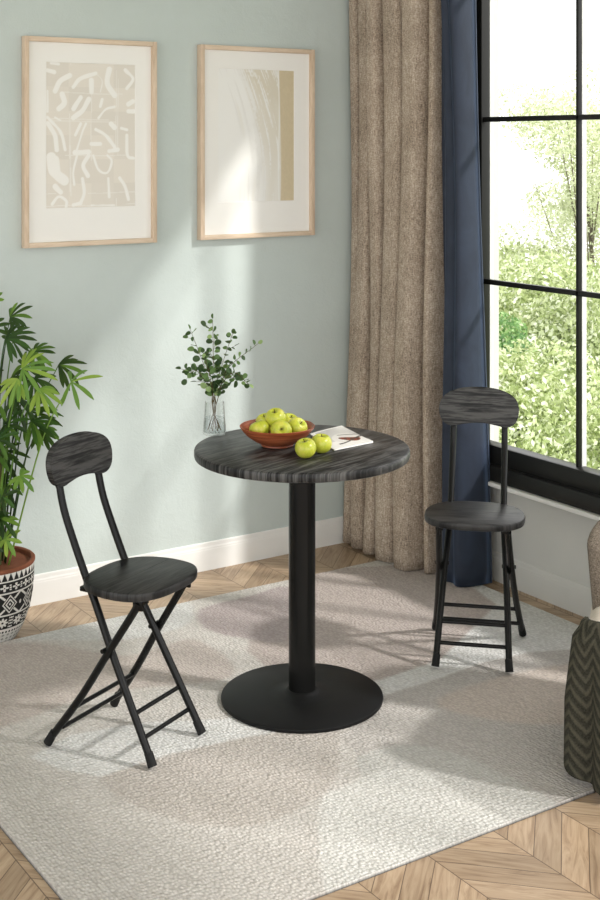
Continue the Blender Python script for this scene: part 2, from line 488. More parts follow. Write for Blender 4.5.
region([(-1.096, -.388), (-.875, -.363), (-.708, -.371), (-.976, -.783), (-1.114, -.691), (-1.166, -.548)], (183, 172, 170), 6)
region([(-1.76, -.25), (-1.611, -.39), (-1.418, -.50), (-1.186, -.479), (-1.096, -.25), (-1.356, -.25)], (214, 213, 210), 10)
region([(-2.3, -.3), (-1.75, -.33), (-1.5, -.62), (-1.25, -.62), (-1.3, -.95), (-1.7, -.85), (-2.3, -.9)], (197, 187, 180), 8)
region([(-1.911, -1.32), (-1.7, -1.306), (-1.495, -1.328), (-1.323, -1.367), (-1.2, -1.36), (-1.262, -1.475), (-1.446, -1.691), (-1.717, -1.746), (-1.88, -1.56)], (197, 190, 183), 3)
region([(-2.019, -1.115), (-1.98, -1.222), (-1.911, -1.32), (-1.7, -1.306), (-1.495, -1.328), (-1.323, -1.367), (-1.003, -1.323), (-.775, -1.316), (-.596, -1.296), (-.402, -1.316), (-.183, -1.411),
        (.1, -1.25), (.1, -.4), (-.126, -.676), (-.192, -.926), (-.686, -1.207), (-.928, -1.224), (-1.209, -1.195), (-1.476, -1.197), (-1.667, -1.093), (-1.877, -1.052)], (222, 221, 218), 3, 1, False)
region([(-1.003, -1.323), (-.775, -1.316), (-.596, -1.296), (-.402, -1.316), (-.183, -1.411), (0, -1.5), (0, -2.2), (-1.044, -2.2), (-1.031, -1.87), (-1.078, -1.683), (-1.154, -1.604), (-1.286, -1.601), (-1.262, -1.475)], (192, 187, 182), 3, 1, False)
region([(-.9, -1.45), (-.5, -1.42), (-.2, -1.55), (-.2, -1.8), (-.7, -1.75)], (203, 192, 183), 12)
region([(-1.286, -1.601), (-1.154, -1.604), (-1.078, -1.683), (-1.031, -1.87), (-1.054, -2.15), (-1.3, -2.15), (-1.4, -1.83), (-1.34, -1.68)], (200, 198, 193), 3)
region([(-1.524, -1.76), (-1.414, -1.712), (-1.271, -1.691), (-1.205, -1.755), (-1.191, -1.859), (-1.195, -1.978), (-1.206, -2.15), (-1.525, -2.2), (-1.75, -2.15)], (218, 216, 211), 3)
ur = NX*NY
b = MB()
rnd = np.random.default_rng(5)
pts = np.stack([GX, GY, np.full_like(GX, ZR)], -1).reshape(-1, 3)
b.grid([tuple(p) for p in pts], NX, NY)
# rolled edge down to the floor
ring = [i for i in range(NX)]+[j*NX+NX-1 for j in range(1, NY)]+[(NY-1)*NX+i for i in range(NX-2, -1, -1)]+[j*NX for j in range(NY-2, 0, -1)]
n0 = len(b.v)
for i in ring:
    x, y, z_ = b.v[i]
    dx = (-1 if abs(x-rx0) < 1e-6 else (1 if abs(x-rx1) < 1e-6 else 0)); dy = (-1 if abs(y-ry0) < 1e-6 else (1 if abs(y-ry1) < 1e-6 else 0))
    b.v.append((x+dx*.003, y+dy*.003, .0005))
nr = len(ring)
b.f += [(ring[k], n0+k, n0+(k+1) % nr, ring[(k+1) % nr]) for k in range(nr)]
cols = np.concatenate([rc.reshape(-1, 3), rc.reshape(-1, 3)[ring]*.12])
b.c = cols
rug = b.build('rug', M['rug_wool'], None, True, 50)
tag(rug, 'large loop pile area rug in pale grey, taupe and white wave shapes', 'rug')

# ------------------------------------------------------------------ round pedestal table
TX, TY = -1.207, -1.203
tr = empty('bistro_table', (TX, TY, ZR)); tag(tr, 'round black wood grain bistro table on a pedestal, holding the fruit bowl', 'table')
MB().lathe([(0, .722), (.312, .722), (.3165, .7245), (.318, .729), (.318, .7425), (.3165, .747), (.312, .7495), (0, .7495)], 96, (0, 0, -ZR)).build('tabletop', M['black_wood_table'], tr)
MB().lathe([(0, .014), (.0395, .014), (.0395, .70), (0, .70)], 48).build('pole', M['black_metal'], tr)
MB().box((-.13, -.02, .700), (.13, .02, .7135), .003).box((-.02, -.13, .700), (.02, .13, .7135), .003).build('support_plate', M['black_metal'], tr)
MB().lathe([(0, 0), (.236, 0), (.2385, .002), (.2395, .006), (.2385, .0105), (.2355, .0125), (.10, .0165), (.055, .022), (.047, .027), (.0425, .030), (.0395, .030), (0, .030)], 96).build('base', M['base_metal'], tr)

# ------------------------------------------------------------------ folding chairs
def make_chair():
    root = empty('folding_chair')
    # seat: broad D shape, rounded front and back corners
    out = []
    n = 72
    for k in range(n):
        a = 2*PI*k/n; c, s_ = math.cos(a), math.sin(a)
        e = 2/2.75
        x = .159*math.copysign(abs(c)**e, c); y = .134*math.copysign(abs(s_)**e, s_)
        if y < 0: x *= 1-.10*(-y/.134)
        out.append((x, y+.036))
    MB().prism(out, .436, .460, .006).build('seat', M['black_wood_seat'], root)
    MB().box((-.14, .0295, .4594), (.14, .0303, .4602)).build('seat_seam', M['rubber'], root, smooth=False)
    # metal rails under the seat
    for sx_ in (-1, 1):
        MB().box((sx_*.1015-.009, -.085, .424), (sx_*.1015+.009, .135, .437), .002).build('seat_rail', M['black_metal'], root)
    # backrest: bean shaped board, leaned back and slightly curved
    top = [(-.1285, .750), (-.1245, .769), (-.112, .786), (-.086, .801), (-.048, .8105), (0, .8135), (.048, .8105), (.086, .801), (.112, .786), (.1245, .769), (.1285, .750)]
    bot = [(.1265, .731), (.119, .712), (.104, .700), (.084, .6965), (.058, .7015), (.028, .7065), (0, .708), (-.028, .7065), (-.058, .7015), (-.084, .6965), (-.104, .700), (-.119, .712), (-.1265, .731)]
    ol = [(p.x, p.y) for p in spline([(x, z_, 0) for x, z_ in top+bot+[top[0]]], 96)][:-1]
    mb = MB().prism([(x, z_) for x, z_ in ol], -.010, .010, .004)
    def bend(p):
        x, z_, d = p
        lean = -.172-(z_-.70)*.16
        return (x, lean-d+.30*x*x, z_)
    mb.v = [bend(p) for p in mb.v]
    mb.build('backrest', M['black_wood_back'], root)
    for sx_ in (-1, 1):
        X1 = .085*sx_; X0 = .112*sx_
        up = spline([(X1, -.186, .785), (X1, -.183, .745), (X1, -.178, .70), (X1*1.005, -.160, .628), (X1*1.01, -.126, .548), (X1*1.015, -.082, .455), (X1*1.04, -.045, .385), (X0*.885, .028, .25), (X0*1.015, .1605, .014)], 40)
        up = [Vector((p.x, p.y-(.004 if p.z > .69 else 0), p.z)) for p in up]
        post = MB().tube(up, .0105, 14).build('back_post', M['black_metal'], root)
        post_end = MB().tube([(X0*.99, .146, .040), (X0*1.02, .1625, .008)], [.0116, .0126], 14).build('foot_cap', M['rubber'], post)
        for zz in (.720, .765):
            MB().tube([(X1, -.172-(zz-.70)*.16-.024+.3*X1*X1, zz), (X1, -.172-(zz-.70)*.16-.032+.3*X1*X1, zz)], .004, 10).build('rivet', M['black_metal'], root)
        XT = .108*sx_; XF = .142*sx_
        leg = spline([(XT, .112, .425), (XT*1.01, .095, .395), (XT*1.075, .012, .270), (XT*1.18, -.068, .145), (XF*1.015, -.1645, .014)], 28)
        lg = MB().tube(leg, .0105, 14).build('rear_leg', M['black_metal'], root)
        MB().tube([(XF*.99, -.148, .040), (XF*1.02, -.167, .008)], [.0116, .0126], 14).build('foot_cap', M['rubber'], lg)
        MB().tube([(XT*.78, .006, .283), (XT*1.07+.013*sx_, .006, .283)], .006, 10).build('pivot_bolt', M['black_metal'], root)
        MB().box((XT-.005, .095, .405), (XT+.005, .128, .437), .003).build('hinge_bracket', M['black_metal'], root)
    for zz in (.125, .068):
        f = (zz/.455); y = .158-f*.239; x = .112-f*.014
        MB().tube([(-x, y, zz), (x, y, zz)], .0062, 10).build('stretcher', M['black_metal'], root)
    for zz in (.118, .058):
        f = zz/.425; y = -.158+f*.268; x = .142-f*.045
        MB().tube([(-x, y, zz), (x, y, zz)], .0062, 10).build('stretcher', M['black_metal'], root)
    return root
ch1 = make_chair(); ch1.location = (-1.750, -1.164, ZR); ch1.rotation_euler = (0, 0, R(-153.5))
tag(ch1, 'black folding chair beside the potted palm, side on with crossed legs showing', 'chair', 'folding chairs at the table')
ch2 = copy_tree(ch1); ch2.location = (-.545, -1.216, ZR); ch2.rotation_euler = (0, 0, R(135.2))
tag(ch2, 'black folding chair in front of the navy curtain and window, facing forward', 'chair')

# ------------------------------------------------------------------ things on the table
ZT = .7500
BX, BY = -1.260, -1.150
bowl = MB().lathe([(0, .0015), (.045, .0), (.048, .002), (.047, .006), (.068, .016), (.093, .034), (.108, .052), (.1115, .0585), (.1100, .060), (.1065, .058), (.102, .051), (.088, .034), (.064, .019), (.04, .012), (0, .010)], 80).build('fruit_bowl', M['bowl_wood'])
bowl.location = (BX, BY, ZT); tag(bowl, 'shallow reddish brown wooden bowl on the round table, filled with apples', 'bowl')

def make_apple():
    root = empty('apple')
    prof = []
    n = 26
    for k in range(n+1):
        a = -PI/2+PI*k/n
        r = .031*math.cos(a)**.86 if math.cos(a) > 1e-6 else 0.
        z_ = .0275*math.sin(a)
        if math.sin(a) > 0: z_ -= .0105*math.exp(-(r/.0095)**2); r *= 1.
        else: z_ += .006*math.exp(-(r/.008)**2); r *= .95+.05*math.cos(a)
        prof.append((max(r, 0.), z_))
    prof[0] = (0, prof[0][1]); prof[-1] = (0, prof[-1][1])
    mb = MB().lathe(prof, 40)
    vs = []
    for x, y, z_ in mb.v:
        a = math.atan2(y, x); k = 1+.018*math.cos(5*a)*(.5-z_/.06)+.01*math.sin(2*a+.6)
        vs.append((x*k, y*k, z_))
    mb.v = vs
    mb.build('flesh', M['apple_skin'], root, ang=180)
    st = MB().tube(spline([(0, 0, .012), (.0006, .0, .020), (.0022, .0006, .0275)], 6), [.0013, .0012, .0011, .0011, .0012, .0013, .0016], 8)
    st.build('stem', M['apple_stem'], root)
    return root
apple0 = make_apple()
CAMV = (-.552, -.834)
apples = [  # x, y, z, tilt toward the viewing side, tilt sideways, spin, label
    (BX-.016, BY-.016, .8365, 22, 10, .4, 'green apple on top of the heap in the wooden bowl'),
    (BX-.064, BY-.004, .806, -8, 24, 1.3, 'green apple in the bowl, on the side toward the glass vase, at the front'),
    (BX-.026, BY-.062, .808, 66, -6, 2.2, 'green apple at the front middle of the bowl, stem hollow facing forward'),
    (BX+.042, BY-.044, .806, 30, -34, 3.0, 'large green apple in the bowl nearest the two loose apples and magazine'),
    (BX+.000, BY+.066, .806, 15, 12, 4.1, 'green apple at the back of the bowl on the vase side, mostly hidden'),
    (BX+.060, BY+.028, .805, 18, -15, 5.2, 'green apple at the back of the bowl on the magazine side, mostly hidden'),
    (-1.274, -1.322, ZT+.0276, 14, 10, .9, 'loose green apple on the tabletop, the nearer of the two by the bowl'),
    (-1.203, -1.298, ZT+.0276, 8, -6, 2.7, 'loose green apple on the tabletop, farther one touching the magazine'),
]
for i, (x, y, z_, ty, tx, sp, lb) in enumerate(apples):
    a = apple0 if i == 0 else copy_tree(apple0)
    ax = Vector((CAMV[1]*-1, CAMV[0], 0)).normalized()
    q_ = Quaternion(Vector((-CAMV[1], CAMV[0], 0)), R(ty)) @ Quaternion(Vector((CAMV[0], CAMV[1], 0)), R(tx)) @ Quaternion(Vector((0, 0, 1)), sp)
    a.rotation_mode = 'QUATERNION'; a.rotation_quaternion = q_
    a.location = (x, y, z_ if i < 6 else ZT+.0272)
    tag(a, lb, 'apple', 'green apples in the bowl' if i < 6 else 'loose green apples')

# magazine page
mA, mB_, mC, mD = (np.array(p) for p in ((-1.100, -1.085), (-.950, -1.043), (-1.004, -1.281), (-1.158, -1.300)))
MU, MV = 90, 120
mb = MB(); cs = []
for layer, zz in ((0, .0008), (1, .0035)):
    base_i = len(mb.v); pp = []
    for j in range(MV):
        for i in range(MU):
            u, v = i/(MU-1), j/(MV-1)
            p = (mA*(1-u)+mB_*u)*(1-v)+(mD*(1-u)+mC*u)*v
            lift = .0016*math.sin(PI*u)+.003*max(0, u-.85)/.15*max(0, v-.7)/.3
            pp.append((p[0], p[1], ZT+zz+(lift if layer else 0)))
            c = np.array(lin((236, 233, 228)))
            g = .5+.5*math.sin(u*5+v*3)
            if .05 < v < .66 and u > .12: c = np.array(lin((214-20*g, 211-20*g, 206-18*g)))
            # a white plate with a reddish dish, and dark shadow lines painted in
            d = math.hypot((u-.60)/.34, (v-.58)/.24)
            if d < 1: c = np.array(lin((226, 222, 216)))
            d2 = math.hypot((u-.66)/.24, (v-.62+.1*math.sin(u*6))/.10)
            if d2 < 1: c = np.array(lin((132, 62, 40))) if math.sin(u*40+v*22) > -.3 else np.array(lin((92, 50, 36)))
            if abs(v-.72-.1*math.sin(u*4+.4)) < .022 and u > .25: c = np.array(lin((66, 58, 54)))
            if abs(v-.40-.25*(u-.5)) < .014 and u > .5: c = np.array(lin((98, 92, 90)))
            cs.append(c)
    mb.v += pp
    fs = [(base_i+j*MU+i, base_i+j*MU+i+1, base_i+(j+1)*MU+i+1, base_i+(j+1)*MU+i) for j in range(MV-1) for i in range(MU-1)]
    mb.f += fs
per = [i for i in range(MU)]+[j*MU+MU-1 for j in range(1, MV)]+[(MV-1)*MU+i for i in range(MU-2, -1, -1)]+[j*MU for j in range(MV-2, 0, -1)]
o2 = MU*MV
mb.f += [(per[k], per[(k+1) % len(per)], o2+per[(k+1) % len(per)], o2+per[k]) for k in range(len(per))]
mb.c = cs
mag = mb.build('magazine', M['magazine_paint'], None, True, 30)
tag(mag, 'white magazine showing a food photograph, lying on the table behind the apples', 'magazine')

# glass vase with water
VX, VY = -1.338, -.913
vr = empty('glass_vase', (VX, VY, ZT)); tag(vr, 'small clear glass vase with water holding eucalyptus sprigs', 'vase')
MB().lathe([(0, .0005), (.034, .0005), (.0362, .003), (.0358, .012), (.0345, .03), (.0318, .062), (.0295, .096), (.0292, .1), (.0280, .1005), (.0275, .098), (.0297, .062), (.0325, .03), (.0337, .012), (.0325, .0075), (0, .0065)], 56).build('glass_body', M['vase_glass'], vr)
MB().lathe([(0, .0078), (.0318, .0085), (.0329, .013), (.0318, .03), (.0302, .050), (.0295, .0515), (0, .0510)], 48).build('water', M['water'], vr)

random.seed(11)
CR = Vector((.834, -.552, 0)); CF = Vector((.552, .834, 0)); UP = Vector((0, 0, 1))
def sprig(tip, mid, base_a, nleaf, lb, dep=0., short=0.):
    """tip/mid: (right, up) metres from the vase foot centre; dep: toward (+) or away"""
    O = Vector((VX, VY, ZT))
    bp = O+Vector((.020*math.cos(base_a), .020*math.sin(base_a), .013))
    nk = O+Vector((.008*math.cos(base_a+PI), .008*math.sin(base_a+PI), .100))
    m_ = O+CR*mid[0]+UP*mid[1]+CF*dep*.5
    tp = O+CR*tip[0]+UP*tip[1]+CF*dep
    path = spline([bp, nk, m_, tp], 24)
    root = empty('eucalyptus_sprig', tuple(bp)); tag(root, lb, 'sprig', 'eucalyptus sprigs in the vase')
    B = Vector(bp)
    mb = MB().tube([p-B for p in path], [.0016-.0010*k/24 for k in range(25)], 7)
    lv = MB()
    side = 1
    def leaf(p, d, size):
        d = d.normalized()
        nrm = Vector((random.uniform(-1, 1), random.uniform(-1, 1), random.uniform(-.2, 1.2)))-CF*.35
        w = d.cross(nrm).normalized(); nn = w.cross(d).normalized()
        L = size; W_ = size*.43
        c0 = p+d*(.004)
        ol = []
        for k in range(12):
            a = 2*PI*k/12
            ol.append(c0+d*(L*.5-L*.5*math.cos(a))+w*(W_*math.sin(a))+nn*(.12*L*abs(math.sin(a))**2))
        ctr = c0+d*L*.5
        lv.add([ctr]+ol, [(0, 1+k, 1+(k+1) % 12) for k in range(12)])
        mb.tube([p, c0+d*.002], .0005, 4)
    for k in range(nleaf):
        f = .40+.60*(k+.5)/nleaf
        i = min(int(f*24), 23); p = path[i].lerp(path[i+1], f*24-i)-B
        t_ = (path[i+1]-path[i]).normalized()
        s_ = (.0195+.009*random.random())*(1.05-.25*f)
        az = random.uniform(0, 2*PI); ref = t_.orthogonal().normalized(); sd = Quaternion(t_, az) @ ref
        leaf(p, sd+t_*.35, s_)
        if random.random() < .6: leaf(p, -sd+t_*.3+Vector((0, 0, random.uniform(-.3, .3))), s_*.95)
        if random.random() < .4:   # a short side twig with a leaf pair
            tw = (sd.cross(t_)+t_*.5+Vector((0, 0, .2))).normalized()*random.uniform(.012, .034)
            mb.tube([p, p+tw], .0006, 5)
            leaf(p+tw, tw, s_); leaf(p+tw*.6, tw.cross(t_), s_*.9)
    leaf(path[-1]-B, path[-1]-path[-2], .016)
    mb.build('stem', M['twig'], root)
    lv.build('leaves', M['eucalyptus_leaf'], root, ang=180, recalc=False)
    return root
sprig((-.006, .350), (-.004, .22), .3, 11, 'tallest eucalyptus sprig, rising almost straight up from the glass vase', .01)
sprig((-.076, .315), (-.030, .20), 1.6, 11, 'eucalyptus sprig leaning from the vase toward the palm, upper one', .03)
sprig((.132, .278), (.040, .20), 2.6, 12, 'longest eucalyptus sprig, reaching from the vase toward the curtain', -.01)
sprig((-.072, .200), (-.045, .19), 3.9, 10, 'eucalyptus sprig arching low from the vase on the palm side', -.04)
sprig((.105, .160), (.055, .19), 4.7, 11, 'eucalyptus sprig drooping low over the bowl side of the vase', -.03)
sprig((.052, .300), (.016, .19), 5.5, 11, 'eucalyptus sprig just beside the tallest one, leaning slightly to the curtain', .04)
sprig((-.030, .255), (-.012, .18), .9, 9, 'short bushy eucalyptus sprig in the middle of the vase bunch', -.05)

# ------------------------------------------------------------------ framed pictures
def picture(x0, x1, z0, z1, px0, px1, pz0, pz1, lb, fn, nx, nz):
    root = empty('framed_picture', ((x0+x1)/2, -.001, z0)); tag(root, lb, 'picture', 'framed prints on the sage wall')
    cx = (x0+x1)/2
    fw_, dp = .0175, .031
    for a, b_, c, d, mt in ((x0, x0+fw_, z0, z1, 'frame_wood_v'), (x1-fw_, x1, z0, z1, 'frame_wood_v')):
        MB().box((a-cx, -dp, c-z0), (b_-cx, 0, d-z0), .0015).build('frame_side', M[mt], root)
    for a, b_, c, d, mt in ((x0+fw_, x1-fw_, z0, z0+fw_, 'frame_wood_h'), (x0+fw_, x1-fw_, z1-fw_, z1, 'frame_wood_h')):
        MB().box((a-cx, -dp+.0004, c-z0), (b_-cx, 0, d-z0), .0015).build('frame_side', M[mt], root)
    # mat board with a window cut in it
    a0, a1, c0, c1 = x0+fw_-cx, x1-fw_-cx, fw_, z1-z0-fw_
    b0, b1, d0, d1 = px0-cx, px1-cx, pz0-z0, pz1-z0
    y0, y1 = -.0135, -.0115
    vs = [(a0, y0, c0), (a1, y0, c0), (a1, y0, c1), (a0, y0, c1), (b0, y0, d0), (b1, y0, d0), (b1, y0, d1), (b0, y0, d1),
          (b0+.0012, y1, d0+.0012), (b1-.0012, y1, d0+.0012), (b1-.0012, y1, d1-.0012), (b0+.0012, y1, d1-.0012)]
    fs = [(0, 1, 5, 4), (1, 2, 6, 5), (2, 3, 7, 6), (3, 0, 4, 7), (4, 5, 9, 8), (5, 6, 10, 9), (6, 7, 11, 10), (7, 4, 8, 11)]
    MB().add(vs, fs).build('mat_board', M['paper_mat'], root, smooth=False)
    mb = MB(); U, V = np.meshgrid(np.linspace(0, 1, nx), np.linspace(0, 1, nz))
    pts = [(b0-.001+(b1-b0+.002)*u, -.0112, d0-.001+(d1-d0+.002)*v) for u, v in zip(U.ravel(), V.ravel())]
    mb.grid(pts, nx, nz); mb.c = fn(U, V).reshape(-1, 3)
    mb.build('print', M['print_paint'], root, smooth=False)
    MB().box((x0+.01-cx, -.006, .01), (x1-.01-cx, 0, z1-z0-.01)).build('backing_board', M['paper_mat'], root, smooth=False)
    return root

def seg_dist(U, V, pts, asp):
    d = np.full(U.shape, 9.)
    for (a, b_), (c, e) in zip(pts[:-1], pts[1:]):
        ax, ay, bx, by = a, b_*asp, c, e*asp
        px, py = U-ax, V*asp-ay; dx, dy = bx-ax, by-ay
        t_ = np.clip((px*dx+py*dy)/(dx*dx+dy*dy+1e-9), 0, 1)
        d = np.minimum(d, np.hypot(px-t_*dx, py-t_*dy))
    return d
def print_brush(U, V):
    asp = 1.49
    A = np.array(lin((224, 218, 208))); Wt = np.array(lin((240, 238, 233)))
    c = np.tile(A, (*U.shape, 1))
    rr_ = np.random.default_rng(3)
    n_ = np.zeros(U.shape)
    for _ in range(40):
        fx, fy, ph = rr_.uniform(-60, 60), rr_.uniform(-60, 60), rr_.uniform(0, 6.3); n_ += np.sin(fx*U+fy*V+ph)
    n_ /= 12.
    tone = np.floor(U*4)*1.7+np.floor(V*6)*2.3; c *= (1+.035*np.sin(tone))[..., None]
    m = np.zeros(U.shape)
    # thin ruled lines
    for u in (.26, .27, .50, .78, .80):
        m = np.maximum(m, .55*(np.abs(U-u-.004*np.sin(V*9)) < .004)*((np.sin(V*7+u*20) > -.3)))
    for v in (.10, .36, .61, .79, .595, .015):
        m = np.maximum(m, .5*(np.abs(V-v-.003*np.sin(U*8)) < .0032)*((np.sin(U*6+v*30) > -.5)))
    S = [([(.10, .80), (.16, .87), (.26, .91)], .030), ([(.30, .83), (.38, .89), (.55, .93)], .024), ([(.70, .96), (.68, .86), (.76, .78)], .034), ([(.88, .96), (.97, .90), (.90, .83)], .022),
         ([(.14, .68), (.20, .72), (.18, .78)], .032), ([(.30, .68), (.38, .76)], .028), ([(.30, .62), (.40, .67), (.47, .75)], .03), ([(.50, .80), (.50, .88)], .03), ([(.58, .62), (.66, .68), (.76, .70)], .018),
         ([(.60, .70), (.62, .75)], .018), ([(.92, .72), (.97, .74)], .03), ([(.92, .67), (.98, .67)], .026), ([(.02, .58), (.10, .50), (.12, .40)], .028), ([(.02, .62), (.16, .52), (.21, .40)], .020), ([(.32, .50), (.38, .58)], .018),
         ([(.34, .40), (.40, .52), (.44, .58)], .014), ([(.32, .38), (.47, .385)], .03), ([(.55, .54), (.66, .50), (.76, .42)], .022), ([(.70, .39), (.80, .40)], .026), ([(.50, .44), (.60, .44)], .024), ([(.72, .58), (.76, .555)], .03),
         ([(.84, .55), (.90, .54)], .02), ([(.90, .50), (.91, .36), (.98, .34)], .022), ([(.06, .35), (.08, .26), (.20, .19)], .055), ([(.10, .33), (.12, .24)], .05), ([(.34, .36), (.30, .25), (.31, .16)], .016),
         ([(.47, .36), (.41, .29), (.46, .22)], .026), ([(.52, .36), (.58, .26), (.68, .24), (.73, .32), (.68, .36)], .016), ([(.40, .20), (.42, .10), (.38, .03)], .022), ([(.07, .03), (.14, .08), (.22, .05), (.22, .01)], .02),
         ([(.10, .15), (.16, .11)], .03), ([(.69, .20), (.70, .07)], .018), ([(.82, .20), (.88, .14), (.92, .05)], .022), ([(.50, .015), (.76, .012)], .012), ([(.30, .02), (.36, .03)], .02), ([(.02, .94), (.09, .93)], .026), ([(.06, .99), (.14, .985)], .02),
         ([(.02, .80), (.02, .66)], .014), ([(.55, .93), (.62, .88), (.60, .80)], .008), ([(.10, .62), (.16, .60)], .014)]
    for p, w in S:
        pp = [(v.x, v.y) for v in spline([(a, b_, 0) for a, b_ in p], 14)]
        d = seg_dist(U, V, pp, asp)+.0045*n_
        m = np.maximum(m, np.clip((w-d)/.008, 0, 1))
    return c*(1-m[..., None])+Wt*m[..., None]
def vnoise(x, y, seed):
    """smooth value noise"""
    tab = np.random.default_rng(seed).random((256, 256))
    xi, yi = np.floor(x).astype(int), np.floor(y).astype(int); fx, fy = x-xi, y-yi
    fx = fx*fx*(3-2*fx); fy = fy*fy*(3-2*fy)
    g_ = lambda a, b_: tab[a % 256, b_ % 256]
    return (g_(xi, yi)*(1-fx)+g_(xi+1, yi)*fx)*(1-fy)+(g_(xi, yi+1)*(1-fx)+g_(xi+1, yi+1)*fx)*fy
def print_wash(U, V):
    # coordinate across brush strokes that lean in at the top and fall straight lower down
    s_ = U+.42*np.clip(V-.25, 0, 1)**1.6-.04*np.sin(V*3)
    n1 = vnoise(s_*9, V*1.6, 1); n2 = vnoise(s_*26, V*2.6+4, 2); n3 = vnoise(s_*70, V*5, 3); n4 = vnoise(U*60, V*60, 4)
    white = np.array(lin((238, 237, 233))); tan = np.array(lin((217, 210, 193))); grey = np.array(lin((209, 206, 200)))
    m1 = np.clip((s_-.50)*3.2+(n1-.5)*1.6, 0, 1)
    c = white*(1-m1[..., None])+tan*m1[..., None]
    mg = np.clip((n2*.6+n3*.4-.56)*5, 0, 1)*np.clip((s_-.18)*3.5, 0, 1)*(1-.6*m1)
    c = c*(1-.7*mg[..., None])+grey*.7*mg[..., None]
    mw = np.clip((n2*.55+n3*.45-.55)*7+(n4-.5)*1.2, 0, 1)*np.clip(1.3-np.abs(s_-.74)*2.2, 0, 1)
    c = c*(1-.9*mw[..., None])+white*.9*mw[..., None]
    edge = .805+.012*np.sin(V*4+.5)
    gap = np.clip(1-np.abs(U-edge+.014*(1+np.sin(V*6)))/.016, 0, 1)[..., None]
    c = c*(1-gap)+white*gap
    m3 = np.clip((U-edge)/.012, 0, 1)[..., None]
    return c*(1-m3)+np.array(lin((206, 192, 162)))*(.97+.06*n4[..., None])*m3
picture(-1.603, -1.080, 1.275, 2.026, -1.515, -1.162, 1.413, 1.938, 'wooden framed print of white brush strokes on beige, nearer the potted palm', print_brush, 200, 290)
picture(-.893, -.366, 1.276, 2.025, -.807, -.455, 1.417, 1.938, 'wooden framed print with pale sweeping washes and a tan edge strip, nearer the curtain', print_wash, 190, 240)

# ------------------------------------------------------------------ curtains
def curtain(name, creases, amp, xb_top, xb_bot, z0, z1, topscale, pivot, mat, lb, seed):
    rr_ = random.Random(seed)
    nz = 60; prof = []
    for i in range(len(creases)-1):
        a, b_ = creases[i], creases[i+1]; A = amp[i]
        m = 22
        for k in range(m):
            t_ = .5-.5*math.cos(PI*k/m)
            prof.append((a+(b_-a)*t_, A*(math.sin(PI*t_)**.5 if seed == 9 else max(0., 1-abs(2*t_-1)**4.5)**.5)+(.016*math.sin(3*PI*t_) if seed == 9 and i == 2 else 0.)-.05*math.exp(-(min(t_, 1-t_)*(b_-a)/(.0035 if seed == 9 else .0065))**2), i, t_))
    prof.append((creases[-1], -.03, len(creases)-2, 1.))
    ph = [rr_.uniform(0, 6.3) for _ in creases]; low = [rr_.uniform(0, .018) for _ in creases]
    mb = MB(); nu = len(prof); pts = []
    for j in range(nz):
        f = j/(nz-1)
        for y, d, i, t_ in prof:
            z_ = z0+low[i]*math.sin(PI*t_)*0+(z1-z0)*f
            sc = 1+(topscale-1)*f
            yy = pivot+(y-pivot)*sc+.006*math.sin(3.1*z_+ph[i])*math.sin(PI*t_)
            xx = xb_bot+(xb_top-xb_bot)*f-d*(1+.18*math.sin(2.3*z_+ph[i]))-.010*(1-f)**6*math.sin(PI*t_)
            pts.append((xx, yy, z_))
    mb.grid(pts, nu, nz)
    o = mb.build(name, mat, None, True, 180)
    sm = o.modifiers.new('thickness', 'SOLIDIFY'); sm.thickness = .003; sm.offset = 0
    tag(o, lb, 'curtain'); return o
curtain('curtain', [-.012, -.075, -.165, -.245, -.37, -.485, -.50, -.545], [.065, .08, .085, .085, .095, .03, .05], -.120, -.138, ZR+.004, 2.8, 1.0, -.012, M['brown_weave'],
        'brown woven curtain in long pleats, hanging in the corner next to the sage wall', 4)
curtain('curtain', [-.547, -.586, -.598, -.748], [.030, .02, .078], -.105, -.098, ZR+.004, 2.8, .52, -.547, M['navy_velvet'],
        'navy blue velvet curtain between the brown curtain and the window', 9)

